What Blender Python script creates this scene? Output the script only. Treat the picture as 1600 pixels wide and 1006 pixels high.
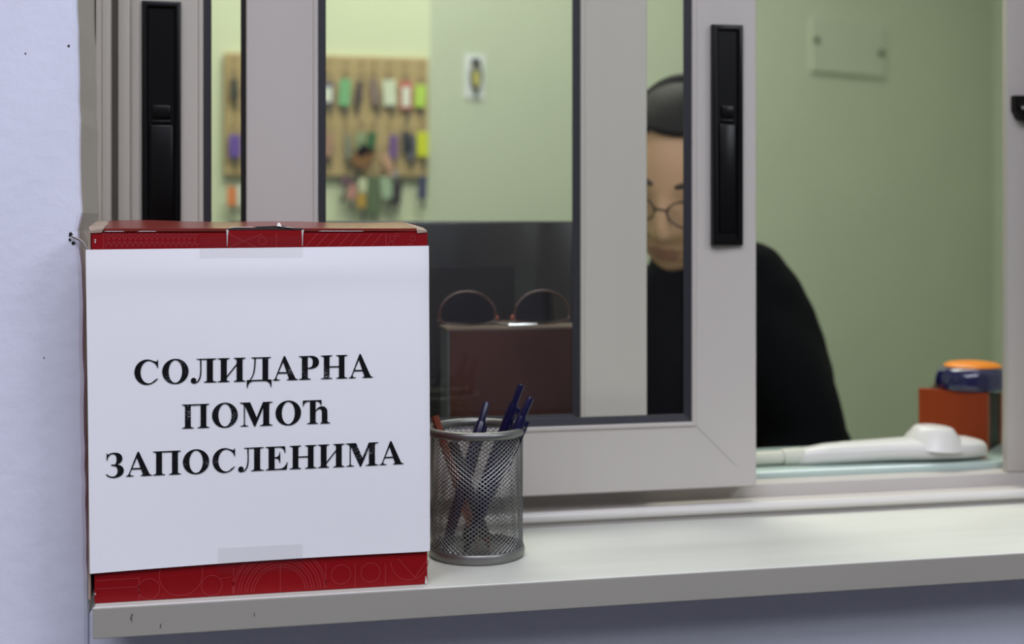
import bpy, bmesh, math, random
from mathutils import Vector, Matrix, Euler
from mathutils.geometry import tessellate_polygon
for o in list(bpy.data.objects):
    bpy.data.objects.remove(o, do_unlink=True)
random.seed(7)
SC = bpy.context.scene
COL = SC.collection
PI = math.pi
R = math.radians

# ------------------------------------------------------------------ camera, light, exposure
EYE = 1.119
cam_d = bpy.data.cameras.new('camera')
cam = bpy.data.objects.new('camera', cam_d); COL.objects.link(cam)
cam.location = (0, 0, EYE); cam.rotation_euler = (R(90), 0, R(-12))
cam_d.sensor_width = 36; cam_d.lens = 45; cam_d.shift_y = -153 / 1600
cam_d.clip_start = 0.01
cam_d.dof.use_dof = True; cam_d.dof.focus_distance = 0.94; cam_d.dof.aperture_fstop = 4.7
SC.camera = cam
SC.view_settings.view_transform = 'Standard'
SC.view_settings.look = 'None'
SC.view_settings.gamma = 1
SC.view_settings.use_curve_mapping = False
SC.view_settings.exposure = 0.0

def srgb(r, g, b):
    f = lambda c: (c / 255 / 12.92) if c / 255 <= .04045 else ((c / 255 + .055) / 1.055) ** 2.4
    return (f(r), f(g), f(b))

world = bpy.data.worlds.new('world'); SC.world = world; world.use_nodes = True
world.node_tree.nodes['Background'].inputs[0].default_value = (.80, .84, 1.0, 1)
world.node_tree.nodes['Background'].inputs[1].default_value = 0.25

def area(name, loc, target, sx, sy, power, color):
    l = bpy.data.lights.new(name, 'AREA'); l.shape = 'RECTANGLE'; l.size = sx; l.size_y = sy
    l.energy = power; l.color = color
    o = bpy.data.objects.new(name, l); COL.objects.link(o); o.location = loc
    o.rotation_euler = (Vector(target) - Vector(loc)).to_track_quat('-Z', 'Y').to_euler()
    return o
# corridor: one ceiling panel to the right, broad soft ceiling glow, office: ceiling panels
area('corridor_panel_lamp', (1.95, -1.25, 2.58), (0, 1, 1.0), 0.95, 0.75, 36, (.91, .935, 1.0))
area('corridor_ceiling_lamp', (-.4, -.45, 2.60), (-.4, -.45, 0), 2.6, 1.3, 63, (.85, .86, 1.0))
area('office_lamp', (.35, 2.1, 2.60), (.35, 2.1, 0), 1.1, .8, 25, (1.0, 1.0, .88))
area('office_lamp_front', (.75, 1.95, 2.60), (.75, 1.95, 0), 1.2, .5, 10, (1.0, 1.0, .92))

# ------------------------------------------------------------------ materials
def mat(name, col, rough=.5, metal=0, spec=.5, var=0, vscale=30, bump=0, bscale=120, stretch=(1, 1, 1), coat=0):
    m = bpy.data.materials.new(name); m.use_nodes = True
    nt = m.node_tree; b = nt.nodes['Principled BSDF']
    b.inputs['Base Color'].default_value = (*col, 1)
    b.inputs['Roughness'].default_value = rough; b.inputs['Metallic'].default_value = metal
    b.inputs['Specular IOR Level'].default_value = spec; b.inputs['Coat Weight'].default_value = coat
    if var or bump:
        tc = nt.nodes.new('ShaderNodeTexCoord'); mp = nt.nodes.new('ShaderNodeMapping')
        mp.inputs['Scale'].default_value = stretch
        nt.links.new(tc.outputs['Object'], mp.inputs['Vector'])
    if var:
        n = nt.nodes.new('ShaderNodeTexNoise'); n.inputs['Scale'].default_value = vscale; n.inputs['Detail'].default_value = 5
        nt.links.new(mp.outputs[0], n.inputs['Vector'])
        r = nt.nodes.new('ShaderNodeValToRGB')
        r.color_ramp.elements[0].position = .3; r.color_ramp.elements[1].position = .7
        r.color_ramp.elements[0].color = (*[c * (1 - var) for c in col], 1)
        r.color_ramp.elements[1].color = (*[min(1, c * (1 + var)) for c in col], 1)
        nt.links.new(n.outputs['Fac'], r.inputs['Fac']); nt.links.new(r.outputs['Color'], b.inputs['Base Color'])
    if bump:
        n2 = nt.nodes.new('ShaderNodeTexNoise'); n2.inputs['Scale'].default_value = bscale; n2.inputs['Detail'].default_value = 6
        nt.links.new(mp.outputs[0], n2.inputs['Vector'])
        bp = nt.nodes.new('ShaderNodeBump'); bp.inputs['Strength'].default_value = bump; bp.inputs['Distance'].default_value = .002
        nt.links.new(n2.outputs['Fac'], bp.inputs['Height']); nt.links.new(bp.outputs[0], b.inputs['Normal'])
    return m

def glass_mat(name, tint=(.97, .985, .97), ior=1.5, gl=1.0):
    m = bpy.data.materials.new(name); m.use_nodes = True; nt = m.node_tree
    for n in list(nt.nodes): nt.nodes.remove(n)
    out = nt.nodes.new('ShaderNodeOutputMaterial'); mix = nt.nodes.new('ShaderNodeMixShader')
    t = nt.nodes.new('ShaderNodeBsdfTransparent'); g = nt.nodes.new('ShaderNodeBsdfGlossy'); lw = nt.nodes.new('ShaderNodeLayerWeight'); pw = nt.nodes.new('ShaderNodeMath'); f = nt.nodes.new('ShaderNodeMath')
    t.inputs[0].default_value = (*tint, 1); g.inputs['Roughness'].default_value = 0.0; lw.inputs[0].default_value = .5; pw.operation = 'POWER'; pw.inputs[1].default_value = 5; f.operation = 'MULTIPLY_ADD'
    f0 = ((ior - 1)/(ior + 1))**2 * 1.3; f.inputs[1].default_value = 1 - f0; f.inputs[2].default_value = f0
    nt.links.new(lw.outputs['Facing'], pw.inputs[0]); nt.links.new(pw.outputs[0], f.inputs[0])
    g.inputs[0].default_value = (gl, gl, gl, 1)
    nt.links.new(f.outputs[0], mix.inputs[0]); nt.links.new(t.outputs[0], mix.inputs[1]); nt.links.new(g.outputs[0], mix.inputs[2])
    nt.links.new(mix.outputs[0], out.inputs[0]); return m

M = {}
M['wall_paint'] = mat('lavender white wall paint', (.68, .70, .80), .75, var=.035, vscale=9, bump=.35, bscale=70)
M['corridor'] = mat('corridor dull wall', (.20, .19, .21), .8)
M['ceiling'] = mat('ceiling white', (.75, .76, .8), .8)
M['floor'] = mat('grey floor tile', (.06, .058, .056), .5, var=.1, vscale=5)
M['office_wall'] = mat('pale yellow green paint', (.66, .72, .50), .8, var=.02, vscale=3)
M['office_green'] = mat('soft green paint', (.54, .60, .46), .75, var=.025, vscale=3)
M['alu'] = mat('pale aluminium paint', (.485, .455, .41), .36, var=.02, vscale=12, stretch=(1, 1, .1), spec=.5)
M['alu_warm_lit'] = mat('beige aluminium paint with warm light', (.53, .50, .43), .4, var=.03, vscale=10, stretch=(1, 1, .1))  # same aluminium as alu, yellowish reflected light put into the colour
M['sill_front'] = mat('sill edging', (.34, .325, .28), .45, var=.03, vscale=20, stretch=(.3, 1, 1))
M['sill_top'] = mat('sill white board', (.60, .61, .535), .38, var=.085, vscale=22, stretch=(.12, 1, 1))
M['seam'] = mat('seam grey', (.22, .21, .19), .6)
M['gasket'] = mat('black rubber', (.012, .012, .018), .55)
M['black_plastic'] = mat('black plastic', (.004, .004, .004), .32, spec=.22)
M['glass'] = glass_mat('window glass')
M['red'] = mat('red printed card', srgb(132, 6, 14), .42, spec=.28, var=.06, vscale=14)
M['red_line'] = mat('pale red print', srgb(158, 40, 44), .45)
M['card'] = mat('torn cardboard', (.33, .25, .19), .85, var=.15, vscale=60)
M['card_dark'] = mat('dark card gap', (.03, .022, .02), .9)
M['paper'] = mat('white paper', (.86, .86, .875), .7, bump=.12, bscale=14)
M['tape'] = glass_mat('clear tape', (.955, .95, .945), 1.35)
M['steel'] = mat('silver painted steel', (.22, .22, .205), .38, metal=.7)
M['blue_pen'] = mat('navy plastic', (.005, .0045, .035), .25)
M['dark_pen'] = mat('dark grip', (.012, .010, .022), .5)
M['copper'] = mat('copper foil', (.34, .09, .05), .25, metal=.7)
M['wood'] = mat('reddish wood', srgb(140, 52, 10), .5, spec=.25, var=.18, vscale=14, stretch=(1, 1, .15))
M['dark_wood'] = mat('dark box side', (.008, .008, .008), .6, spec=.2)
M['brown'] = mat('brown leatherette', (.05, .014, .008), .4, spec=.3, var=.2, vscale=12)
M['grey_card'] = mat('grey side', (.06, .065, .065), .5)
M['monitor'] = mat('black monitor casing', (.016, .015, .014), .3)
M['navy'] = mat('navy gloss', (.012, .012, .06), .12, coat=.6)
M['orange'] = mat('orange lid', srgb(225, 130, 15), .4)
M['phone'] = mat('white telephone plastic', (.63, .62, .575), .3)
M['phone_grey'] = mat('cream connector', (.56, .57, .47), .4)
M['skin'] = mat('skin', (.62, .38, .22), .5, var=.06, vscale=25)
M['lips'] = mat('lips', (.46, .23, .15), .5)
M['hair'] = mat('dark hair', (.012, .011, .009), .6, spec=.2, var=.3, vscale=80, stretch=(1, .2, .2), bump=.4, bscale=150)
M['brow'] = mat('brow hair', (.05, .035, .024), .7)
M['eye'] = mat('eye white', (.65, .62, .58), .2)
M['iris'] = mat('dark iris', (.02, .012, .008), .15)
M['sweater'] = mat('black knit', (.0035, .004, .0045), .9, spec=.1)
M['trousers'] = mat('dark trousers', (.02, .02, .03), .9)
M['frame_metal'] = mat('dark spectacle metal', (.05, .045, .04), .3, metal=.8)
M['lens'] = glass_mat('spectacle lens', (.97, .97, .97))
M['dark_lens'] = glass_mat('dark lens', (.10, .085, .07), 1.5)
M['black_lens'] = glass_mat('black lens', (.02, .016, .014), 1.5)
M['tortoise'] = mat('amber spectacle frame', (.06, .02, .01), .12, coat=.5)
M['bright_metal'] = mat('bright metal', (.75, .76, .74), .25, metal=.9)
M['board'] = mat('key board wood', (.46, .345, .16), .6, var=.08, vscale=8, stretch=(1, 1, .3))
M['key'] = mat('dull key metal', (.16, .15, .12), .4, metal=.7)
M['desk'] = mat('desk top', (.45, .46, .42), .5)
M['desk_glass'] = mat('green edged glass sheet', (.50, .62, .55), .08)
M['plate'] = mat('green painted plate', (.53, .595, .465), .5)
M['screw'] = mat('dull screw', (.14, .15, .11), .4, metal=.5)
M['plaster'] = mat('bare plaster', (.55, .52, .47), .9)
M['hole'] = mat('deep hole', (.01, .01, .01), 1)
M['chair'] = mat('black office seat', (.02, .02, .022), .7)

# black toner with worn white specks
def toner():
    m = mat('black toner', (.006, .006, .008), .6, spec=.12); nt = m.node_tree; b = nt.nodes['Principled BSDF']
    tc = nt.nodes.new('ShaderNodeTexCoord')
    n = nt.nodes.new('ShaderNodeTexNoise'); n.inputs['Scale'].default_value = 1700; n.inputs['Detail'].default_value = 2
    n2 = nt.nodes.new('ShaderNodeTexNoise'); n2.inputs['Scale'].default_value = 55
    nt.links.new(tc.outputs['Object'], n.inputs['Vector']); nt.links.new(tc.outputs['Object'], n2.inputs['Vector'])
    ml = nt.nodes.new('ShaderNodeMath'); ml.operation = 'MULTIPLY'
    nt.links.new(n.outputs['Fac'], ml.inputs[0]); nt.links.new(n2.outputs['Fac'], ml.inputs[1])
    r = nt.nodes.new('ShaderNodeValToRGB'); r.color_ramp.elements[0].position = .385; r.color_ramp.elements[1].position = .44
    r.color_ramp.elements[0].color = (.006, .006, .008, 1); r.color_ramp.elements[1].color = (.55, .55, .6, 1)
    nt.links.new(ml.outputs[0], r.inputs[0]); nt.links.new(r.outputs[0], b.inputs['Base Color']); return m
M['toner'] = toner()

# ------------------------------------------------------------------ mesh helpers
class MB:
    def __init__(s): s.v = []; s.f = []; s.mi = []; s.cur = 0
    def add(s, vs, fs):
        n = len(s.v); s.v += [tuple(v) for v in vs]; s.f += [tuple(i + n for i in f) for f in fs]; s.mi += [s.cur] * len(fs); return s
    def box(s, x0, x1, y0, y1, z0, z1):
        return s.add([(x0,y0,z0),(x1,y0,z0),(x1,y1,z0),(x0,y1,z0),(x0,y0,z1),(x1,y0,z1),(x1,y1,z1),(x0,y1,z1)],
                     [(0,3,2,1),(4,5,6,7),(0,1,5,4),(1,2,6,5),(2,3,7,6),(3,0,4,7)])
    def bbox(s, x0, x1, y0, y1, z0, z1, b=.002):        # box with chamfered edges
        bm = bmesh.new(); bmesh.ops.create_cube(bm, size=1)
        for v in bm.verts:
            v.co = Vector((x0 if v.co.x < 0 else x1, y0 if v.co.y < 0 else y1, z0 if v.co.z < 0 else z1))
        bmesh.ops.bevel(bm, geom=bm.edges[:], offset=b, segments=2, affect='EDGES', profile=.5)
        return s.bm(bm)
    def bm(s, bm, mtx=None):
        bm.verts.index_update()
        s.add([(mtx @ v.co) if mtx else v.co for v in bm.verts], [[v.index for v in f.verts] for f in bm.faces]); bm.free(); return s
    def tube(s, pts, r, n=8, closed=False):
        pts = [Vector(p) for p in pts]; m = len(pts); rs = r if isinstance(r, (list, tuple)) else [r] * m
        base = len(s.v); up = None; vs = []
        for i, p in enumerate(pts):
            a = pts[(i - 1) % m] if (closed or i > 0) else p; b = pts[(i + 1) % m] if (closed or i < m - 1) else p
            t = (b - a).normalized()
            if up is None:
                up = Vector((0, 0, 1)) if abs(t.z) < .9 else Vector((1, 0, 0))
            u = (up - t * up.dot(t)).normalized(); w = t.cross(u); up = u
            for k in range(n):
                an = 2 * PI * k / n; vs.append(p + (u * math.cos(an) + w * math.sin(an)) * rs[i])
        fs = []
        for i in range(m if closed else m - 1):
            j = (i + 1) % m
            for k in range(n):
                l = (k + 1) % n; fs.append((i*n+k, i*n+l, j*n+l, j*n+k))
        if not closed:
            fs.append(tuple(reversed(range(n)))); fs.append(tuple((m-1)*n + k for k in range(n)))
        return s.add(vs, fs)
    def lathe(s, prof, c=(0, 0, 0), n=32, mtx=None):     # prof: (r, z) open polyline
        vs = []; m = len(prof); c = Vector(c)
        for r, z in prof:
            for k in range(n):
                a = 2 * PI * k / n; p = Vector((r * math.cos(a), r * math.sin(a), z)); vs.append((mtx @ p if mtx else p) + c)
        fs = [(i*n+k, i*n+(k+1) % n, (i+1)*n+(k+1) % n, (i+1)*n+k) for i in range(m - 1) for k in range(n)]
        return s.add(vs, fs)
    def prism(s, poly, y0, y1):                          # poly in (x,z) extruded along y
        n = len(poly); vs = [(x, y0, z) for x, z in poly] + [(x, y1, z) for x, z in poly]
        fs = [tuple(range(n)), tuple(reversed(range(n, 2*n)))] + [(i, i+n, (i+1) % n + n, (i+1) % n) for i in range(n)]
        return s.add(vs, fs)
    def prism_x(s, poly, x0, x1):                        # poly in (y,z) extruded along x
        n = len(poly); vs = [(x0, y, z) for y, z in poly] + [(x1, y, z) for y, z in poly]
        fs = [tuple(reversed(range(n))), tuple(range(n, 2*n))] + [(i, (i+1) % n, (i+1) % n + n, i+n) for i in range(n)]
        return s.add(vs, fs)
    def prism_z(s, poly, z0, z1):                        # poly in (x,y) extruded along z
        n = len(poly); vs = [(x, y, z0) for x, y in poly] + [(x, y, z1) for x, y in poly]
        fs = [tuple(reversed(range(n))), tuple(range(n, 2*n))] + [(i, (i+1) % n, (i+1) % n + n, i+n) for i in range(n)]
        return s.add(vs, fs)
    def build(s, name, mats, parent=None, smooth=False, recalc=True, **props):
        me = bpy.data.meshes.new(name)
        off = Vector(parent.get('_o', (0, 0, 0))) if parent is not None else Vector((0, 0, 0))
        me.from_pydata([tuple(Vector(v) - off) for v in s.v], [], s.f)
        if not isinstance(mats, (list, tuple)): mats = [mats]
        for m in mats: me.materials.append(m)
        for p, i in zip(me.polygons, s.mi): p.material_index = i
        if recalc:
            bm = bmesh.new(); bm.from_mesh(me); bmesh.ops.recalc_face_normals(bm, faces=bm.faces[:]); bm.to_mesh(me); bm.free()
        if smooth:
            me.shade_smooth()
            if smooth != 'all': me.set_sharp_from_angle(angle=R(40))
        o = bpy.data.objects.new(name, me); COL.objects.link(o)
        if parent is not None:
            o.parent = parent; o['_o'] = tuple(off)
        for k, v in props.items(): o[k] = v
        return o

def thing(name, label, cat, loc, group=None, kind=None):
    o = bpy.data.objects.new(name, None); COL.objects.link(o); o.location = loc; o['_o'] = tuple(loc)
    o.empty_display_size = .02
    o['label'] = label; o['category'] = cat
    if group: o['group'] = group
    if kind: o['kind'] = kind
    return o
def struct(mb, name, m, label, cat, parent=None, smooth=False):
    return mb.build(name, m, parent, smooth, kind='structure', label=label, category=cat)
def bez(p0, p1, p2, p3, n=10):
    o = []
    for i in range(n + 1):
        t = i / n; u = 1 - t
        o.append(tuple(u*u*u*a + 3*u*u*t*b + 3*u*t*t*c + t*t*t*d for a, b, c, d in zip(p0, p1, p2, p3)))
    return o

# ------------------------------------------------------------------ room shell
OL, OR_, OT = -.1175, .80, 1.78          # opening left, right, top
mb = MB()
# left block with a slightly leaning, hand plastered edge
edge = []
nz = 70
for i in range(nz + 1):
    z = OT * i / nz if False else .8284 + (OT - .8284) * i / nz
    x = -.1098 - .0082 * (z - .8085) / .477 + random.uniform(-.0006, .0006)
    if 1.10 < z < 1.122: x -= .0022
    edge.append((x, z))
poly = [(-3, 0), (-.1098, 0)] + edge + [(edge[-1][0], 2.62), (-3, 2.62)]
for a in (0,):
    vs = []; n = len(edge)
    rows = [(-.1098, 0)] + edge + [(edge[-1][0], 2.62)]
    for x, z in rows:
        vs += [(-3, 1.0, z), (x - .0035, 1.0, z), (x - .001, 1.001, z), (x, 1.0035, z), (x + .002, 1.17, z), (-3, 1.17, z)]
    n0 = len(mb.v); fs = []
    for i in range(len(rows) - 1):
        for k in range(5): fs.append((i*6+k, i*6+k+1, i*6+6+k+1, i*6+6+k))
    mb.add(vs, fs); mb.mi = [1 if i % 5 == 3 else 0 for i in range(len(fs))]
mb.box(OR_, 4.2, 1.0, 1.17, 0, 2.62)
mb.box(-.1098, OR_, 1.0, 1.17, 0, .8284)
mb.box(-.15, OR_, 1.0, 1.17, OT, 2.62)
wf = struct(mb, 'wall_front', [M['wall_paint'], M['alu_warm_lit']], 'lavender white plastered wall around the service window', 'wall')
# chipped plaster, pinholes and a curl of peeling paint on that wall
m2 = MB()
for cx, cz, r in ((-.1247, 1.2514, .0008), (-.1232, 1.1112, .0013), (-.1237, 1.1075, .0009), (-.1215, 1.1048, .0014), (-.155, 1.245, .0005), (-.142, 1.02, .0004)):
    pts = [(cx + r*(1 + random.uniform(-.3, .3))*math.cos(t*PI/4), .9996, cz + r*1.3*(1 + random.uniform(-.3, .3))*math.sin(t*PI/4)) for t in range(8)]
    m2.add(pts + [(p[0], 1.0004, p[2]) for p in pts], [tuple(range(8))] + [(i, (i+1) % 8, 8+(i+1) % 8, 8+i) for i in range(8)])
m2.build('pinhole', M['hole'], wf)
m2 = MB(); up = []; 
curl = [(-.1225, .9990, 1.1095), (-.1195, .9985, 1.1083), (-.1165, .9982, 1.1068), (-.1135, .9980, 1.1040), (-.1112, .9982, 1.1000), (-.1102, .999, 1.0955)]
for x, y, z in curl: up += [(x, y, z), (x + .0006, y - .0022, z + .0012)]
m2.add(up, [(2*i, 2*i+1, 2*i+3, 2*i+2) for i in range(5)])
pk = m2.build('peeling_paint', M['plaster'], wf)
sd = pk.modifiers.new('s', 'SOLIDIFY'); sd.thickness = .0007

struct(MB().box(-3, 4.2, -2.2, 1.0, -.05, 0), 'floor', M['floor'], 'grey corridor floor in front of the service window', 'floor')
struct(MB().box(-3, 4.2, 1.0, 5, -.05, 0), 'floor_office', M['floor'], 'grey office floor behind the service window', 'floor')
struct(MB().box(-3, 4.2, -2.2, 5, 2.62, 2.68), 'ceiling', M['ceiling'], 'white ceiling over corridor and office', 'ceiling')
struct(MB().box(-3, 4.2, -2.3, -2.2, 0, 2.62), 'wall_opposite', M['corridor'], 'dull corridor wall opposite the service window', 'wall')
CX, CY = .425, 2.9
b20 = R(20); tx, ty = math.cos(b20), math.sin(b20)
struct(MB().box(-1.6, CX, CY, CY + .1, 0, 2.62), 'wall_back', M['office_wall'], 'pale yellow-green office wall behind the key board', 'wall')
E = (CX + 1.984*tx, CY + 1.984*ty)
struct(MB().prism_z([(CX, CY), E, (E[0] - .1*ty, E[1] + .1*tx), (CX, CY + .1)], 0, 2.62), 'wall_partition', M['office_green'], 'soft green slanting office wall right of the key board', 'wall')
struct(MB().box(E[0], E[0] + .1, 1.17, E[1] + .05, 0, 2.62), 'wall_right', M['office_green'], 'narrow strip of green office wall beside the right window jamb', 'wall')
struct(MB().box(-1.7, -1.6, 1.17, CY + .1, 0, 2.62), 'wall_left', M['office_wall'], 'yellow-green left wall of the office', 'wall')

# ------------------------------------------------------------------ window sill
SX0, SZ = -.1007, .8499
ws = thing('windowsill', 'pale board window sill under the red box and pen cup', 'window sill', (.2, 1.0, .8284), kind='structure')
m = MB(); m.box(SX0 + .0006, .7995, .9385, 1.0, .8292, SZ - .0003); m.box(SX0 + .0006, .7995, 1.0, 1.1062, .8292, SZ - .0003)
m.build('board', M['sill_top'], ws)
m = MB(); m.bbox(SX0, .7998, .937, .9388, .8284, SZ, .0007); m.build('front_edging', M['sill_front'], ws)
m = MB(); m.tube([(SX0, .9385, SZ - .0003), (.79, .9385, SZ - .0003)], .0006, 6); m.build('edge_bead', mat('edge bead', (.72, .72, .70), .3), ws)
m = MB()
for x, z, r in ((-.075, .8425, .0006), (-.0745, .8402, .0004), (-.0742, .844, .0003), (.01, .839, .0004), (-.055, .835, .0005)):
    m.add([(x - r, .9368, z - r*3), (x + r*.4, .9368, z - r*3), (x + r*1.2, .9368, z + r*3), (x + r*.3, .9368, z + r*3)], [(0, 1, 2, 3)])
m.build('scuff', M['key'], ws, kind='stuff')
m = MB()
for _ in range(26):
    x, y, r = random.uniform(.2, .75), random.uniform(.945, 1.10), random.uniform(.0002, .0006)
    m.add([(x + r*math.cos(k*PI/3), y + r*math.sin(k*PI/3), SZ + .0001) for k in range(6)], [tuple(range(6))])
m.build('dirt_speck', M['key'], ws, kind='stuff')

# ------------------------------------------------------------------ window: fixed frame, two sliding sashes
win = thing('window_1', 'beige aluminium sliding service window with two sashes', 'window', (.33, 1.14, .8284), kind='structure')
FL, FR = -.1163, .7998
# jamb left: outer flange, groove, rib, groove
m = MB()
m.box(FL, -.1115, 1.106, 1.171, .8284, 1.76)
m.bbox(-.1130, -.1048, 1.106, 1.118, .8284, 1.76, .0012)
m.box(-.1115, -.0900, 1.1605, 1.171, .8284, 1.76)
m.bbox(-.1010, -.0912, 1.128, 1.163, .8284, 1.76, .0012)
m.build('frame_jamb', M['alu_warm_lit'], win, smooth=True)
m = MB()
m.bbox(.752, FR, 1.150, 1.160, .8706, 1.76, .0008); m.bbox(.7610, FR, 1.159, 1.171, .8706, 1.76, .0008); m.box(.776, FR, 1.1062, 1.150, .8624, 1.76)
m.build('frame_jamb', M['alu'], win, smooth=True)
m = MB()
m.box(FL, FR, 1.106, 1.171, 1.72, 1.76); m.build('frame_head', M['alu_warm_lit'], win)
# bottom track: rounded front bead, floor, middle rib, rear rib
m = MB()
m.prism_x([(1.1105, .8284), (1.1105, .8568), (1.149, .8585), (1.149, .8284)], -.1115, .7998)
m.prism_x([(1.149, .8284), (1.149, .8690), (1.1495, .8700), (1.171, .8705), (1.171, .8284)], -.092, .7998)
m.build('bottom_track', M['alu'], win, smooth=True)
m = MB(); m.tube([(-.1115, 1.1112, .8572), (.7998, 1.1112, .8572)], .0051, 20); m.build('track_bead', mat('glossy track bead', (.60, .58, .53), .22), win, smooth=True)

def sweep_rect(mb, x0, x1, z0, z1, prof, closed=True):
    n = len(prof); vs = []
    for t, y in prof: vs += [(x0+t, y, z0+t), (x1-t, y, z0+t), (x1-t, y, z1-t), (x0+t, y, z1-t)]
    fs = []
    for i in range(n if closed else n - 1):
        j = (i + 1) % n
        for k in range(4):
            l = (k + 1) % 4; fs.append((i*4+k, i*4+l, j*4+l, j*4+k))
    mb.add(vs, fs)

def sash(x0, x1, z0, z1, y, W, hx0, hx1, hz0, hz1, am, label, slider_z):
    m = MB()
    sweep_rect(m, x0, x1, z0, z1, [(0, y+.022), (0, y+.0012), (.0012, y), (W-.0045, y+.0062), (W-.0035, y+.0045), (W-.001, y+.0045), (W, y+.0056), (W, y+.0095), (W+.0008, y+.0095), (W+.0008, y+.0135), (W, y+.0135), (W, y+.022)])
    s_ = m.build('sash', am, win, smooth=True, label=label)
    g = MB()
    sweep_rect(g, x0, x1, z0, z1, [(W+.0002, y+.0064), (W+.0070, y+.0082), (W+.0070, y+.0102), (W+.0002, y+.0102)])
    g.build('gasket', M['gasket'], s_)
    if x0 > -.05:                                        # interlock strip on the free edge
        g = MB(); g.box(x0 - .0045, x0 + .0002, y + .004, y + .021, z0 + .002, z1 - .002); g.build('interlock_strip', M['frame_metal'], s_)
    p = MB(); p.box(x0+W-.003, x1-W+.003, y+.0103, y+.0104, z0+W-.003, z1-W+.003)
    pl = p.v; q = MB(); yy = y + .0112
    q.add([(x0+W-.003, yy, z0+W-.003), (x1-W+.003, yy, z0+W-.003), (x1-W+.003, yy, z1-W+.003), (x0+W-.003, yy, z1-W+.003)], [(0, 1, 2, 3)])
    q.build('glass_pane', M['glass'], s_)
    for sx in (0, 1):                                    # mitre joints at the two lower corners
        g = MB(); e = .00022; pts = []
        for t, yy_ in ((.0015, y + .0001), (W - .0048, y + .0060)):
            for q in (-e, e): pts.append(((x0 + t + q) if sx == 0 else (x1 - t - q), yy_, z0 + t - q))
        g.add(pts + [(a_, b_ + .002, c_) for a_, b_, c_ in pts], [(0, 1, 3, 2), (0, 2, 6, 4), (1, 5, 7, 3), (0, 4, 5, 1), (2, 3, 7, 6)])
        g.build('mitre_joint', M['seam'], s_)
    # recessed pull handle
    h = MB(); yf = y - .0009
    fr = [(0, yf+.006), (0, yf), (.0004, yf-.0016), (.0014, yf-.0022), (.0045, yf-.0018), (.0055, yf-.0004), (.0058, yf+.001)]
    sweep_rect(h, hx0, hx1, hz0, hz1, fr, closed=False)
    ix0, ix1, iz0, iz1 = hx0+.0057, hx1-.0057, hz0+.0057, hz1-.0057
    h.add([(ix0, yf+.0007, iz0), (ix1, yf+.0007, iz0), (ix1, yf+.0007, iz1), (ix0, yf+.0007, iz1)], [(0, 1, 2, 3)])
    h.bbox(ix0+.001, ix1-.001, yf-.0008, yf+.0008, hz0+.012, slider_z-.010, .0015)
    h.bbox(ix0+.003, ix1-.003, yf-.0018, yf+.0008, slider_z-.004, slider_z+.007, .0012)
    h.bbox(ix0+.003, ix1-.003, yf-.0014, yf+.0008, slider_z-.0085, slider_z-.0062, .0006)
    h.build('pull_handle', M['black_plastic'], s_, smooth=True)
    return s_
sash(.0052, .472, .8740, 1.735, 1.122, .0615, .4283, .458, 1.0993, 1.3041, M['alu'], 'front sliding sash with black recessed pull handle', 1.222)
sash(-.0947, .3742, .8715, 1.735, 1.1495, .0632, -.083, -.0502, 1.1075, 1.3121, M['alu_warm_lit'], 'rear sliding sash seen behind the front sash', 1.215)
# latch keeper on the right jamb
m = MB()
def back(mb, k=1.0398):
    mb.v = [(x*k, y*k, EYE + (z - EYE)*k) for x, y, z in mb.v]
m.prism([(.7262, 1.2422), (.7262, 1.228), (.7315, 1.2195), (.742, 1.2165), (.760, 1.2165), (.760, 1.2422)], 1.098, 1.107)
m.prism([(.7272, 1.2412), (.7272, 1.230), (.736, 1.230), (.736, 1.2412)], 1.0955, 1.0985)
back(m); m.build('latch_keeper', M['black_plastic'], win, label='black latch keeper on right jamb')
m = MB(); m.tube([(.7322, 1.0962, 1.2302), (.7322, 1.0950, 1.2302)], .0016, 10); back(m); m.build('screw', M['bright_metal'], win)

# ------------------------------------------------------------------ red donation box with printed paper
BY = .95
box = thing('cardboard_box', 'red cardboard box with a white Cyrillic notice, standing on the sill', 'box', (.018, .985, SZ))
TL, TR, BL, BR = (-.1030, 1.1137), (.1373, 1.1128), (-.1008, .8499), (.1371, .8499)
BD = 1.018                                    # back plane
m = MB()
zt = 1.1128
m.add([(BL[0], BY, BL[1]), (BR[0], BY, BR[1]), (TR[0], BY, zt), (TL[0], BY, zt),
       (-.1035, BD, .8499), (.1365, BD, .8499), (.1362, BD, 1.1190), (-.1065, BD, 1.1205)],
      [(0, 1, 2, 3), (1, 5, 6, 2), (4, 7, 6, 5), (0, 3, 7, 4), (0, 4, 5, 1)])
m.build('body', M['red'], box)
# lid: front fold, cut in three, bulging back edge
def lid_panel(x0, x1, drop=0.0):
    m = MB(); vs = []; n = 8
    for i in range(n + 1):
        x = x0 + (x1 - x0) * i / n; f = (x + .103) / .24
        zb = 1.1218 - .0018 * f + .0006 * math.sin(i * 1.7)
        xb = x - .003 * (1 - f) + (-.0028 * max(0, (f - .9) * 10))
        vs += [(x, BY - .0004, 1.1137 - drop), (x, BY - .0006, 1.1158 - drop), (x, BY + .004, 1.1166), (xb, BD, zb), (xb, BD + .001, zb - .003)]
    fs = [(i*5+k, i*5+k+1, i*5+5+k+1, i*5+5+k) for i in range(n) for k in range(4)]
    return m.add(vs, fs)
lid = lid_panel(-.0945, .1290)
L_ = lid.build('lid', mat('red gloss lid with reflected beige', srgb(122, 44, 36), .24, var=.22, vscale=30), box, smooth=True)  # beige reflection of the window frame mixed into the red base colour
m = MB()   # worn bare-card corners of the lid
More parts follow.
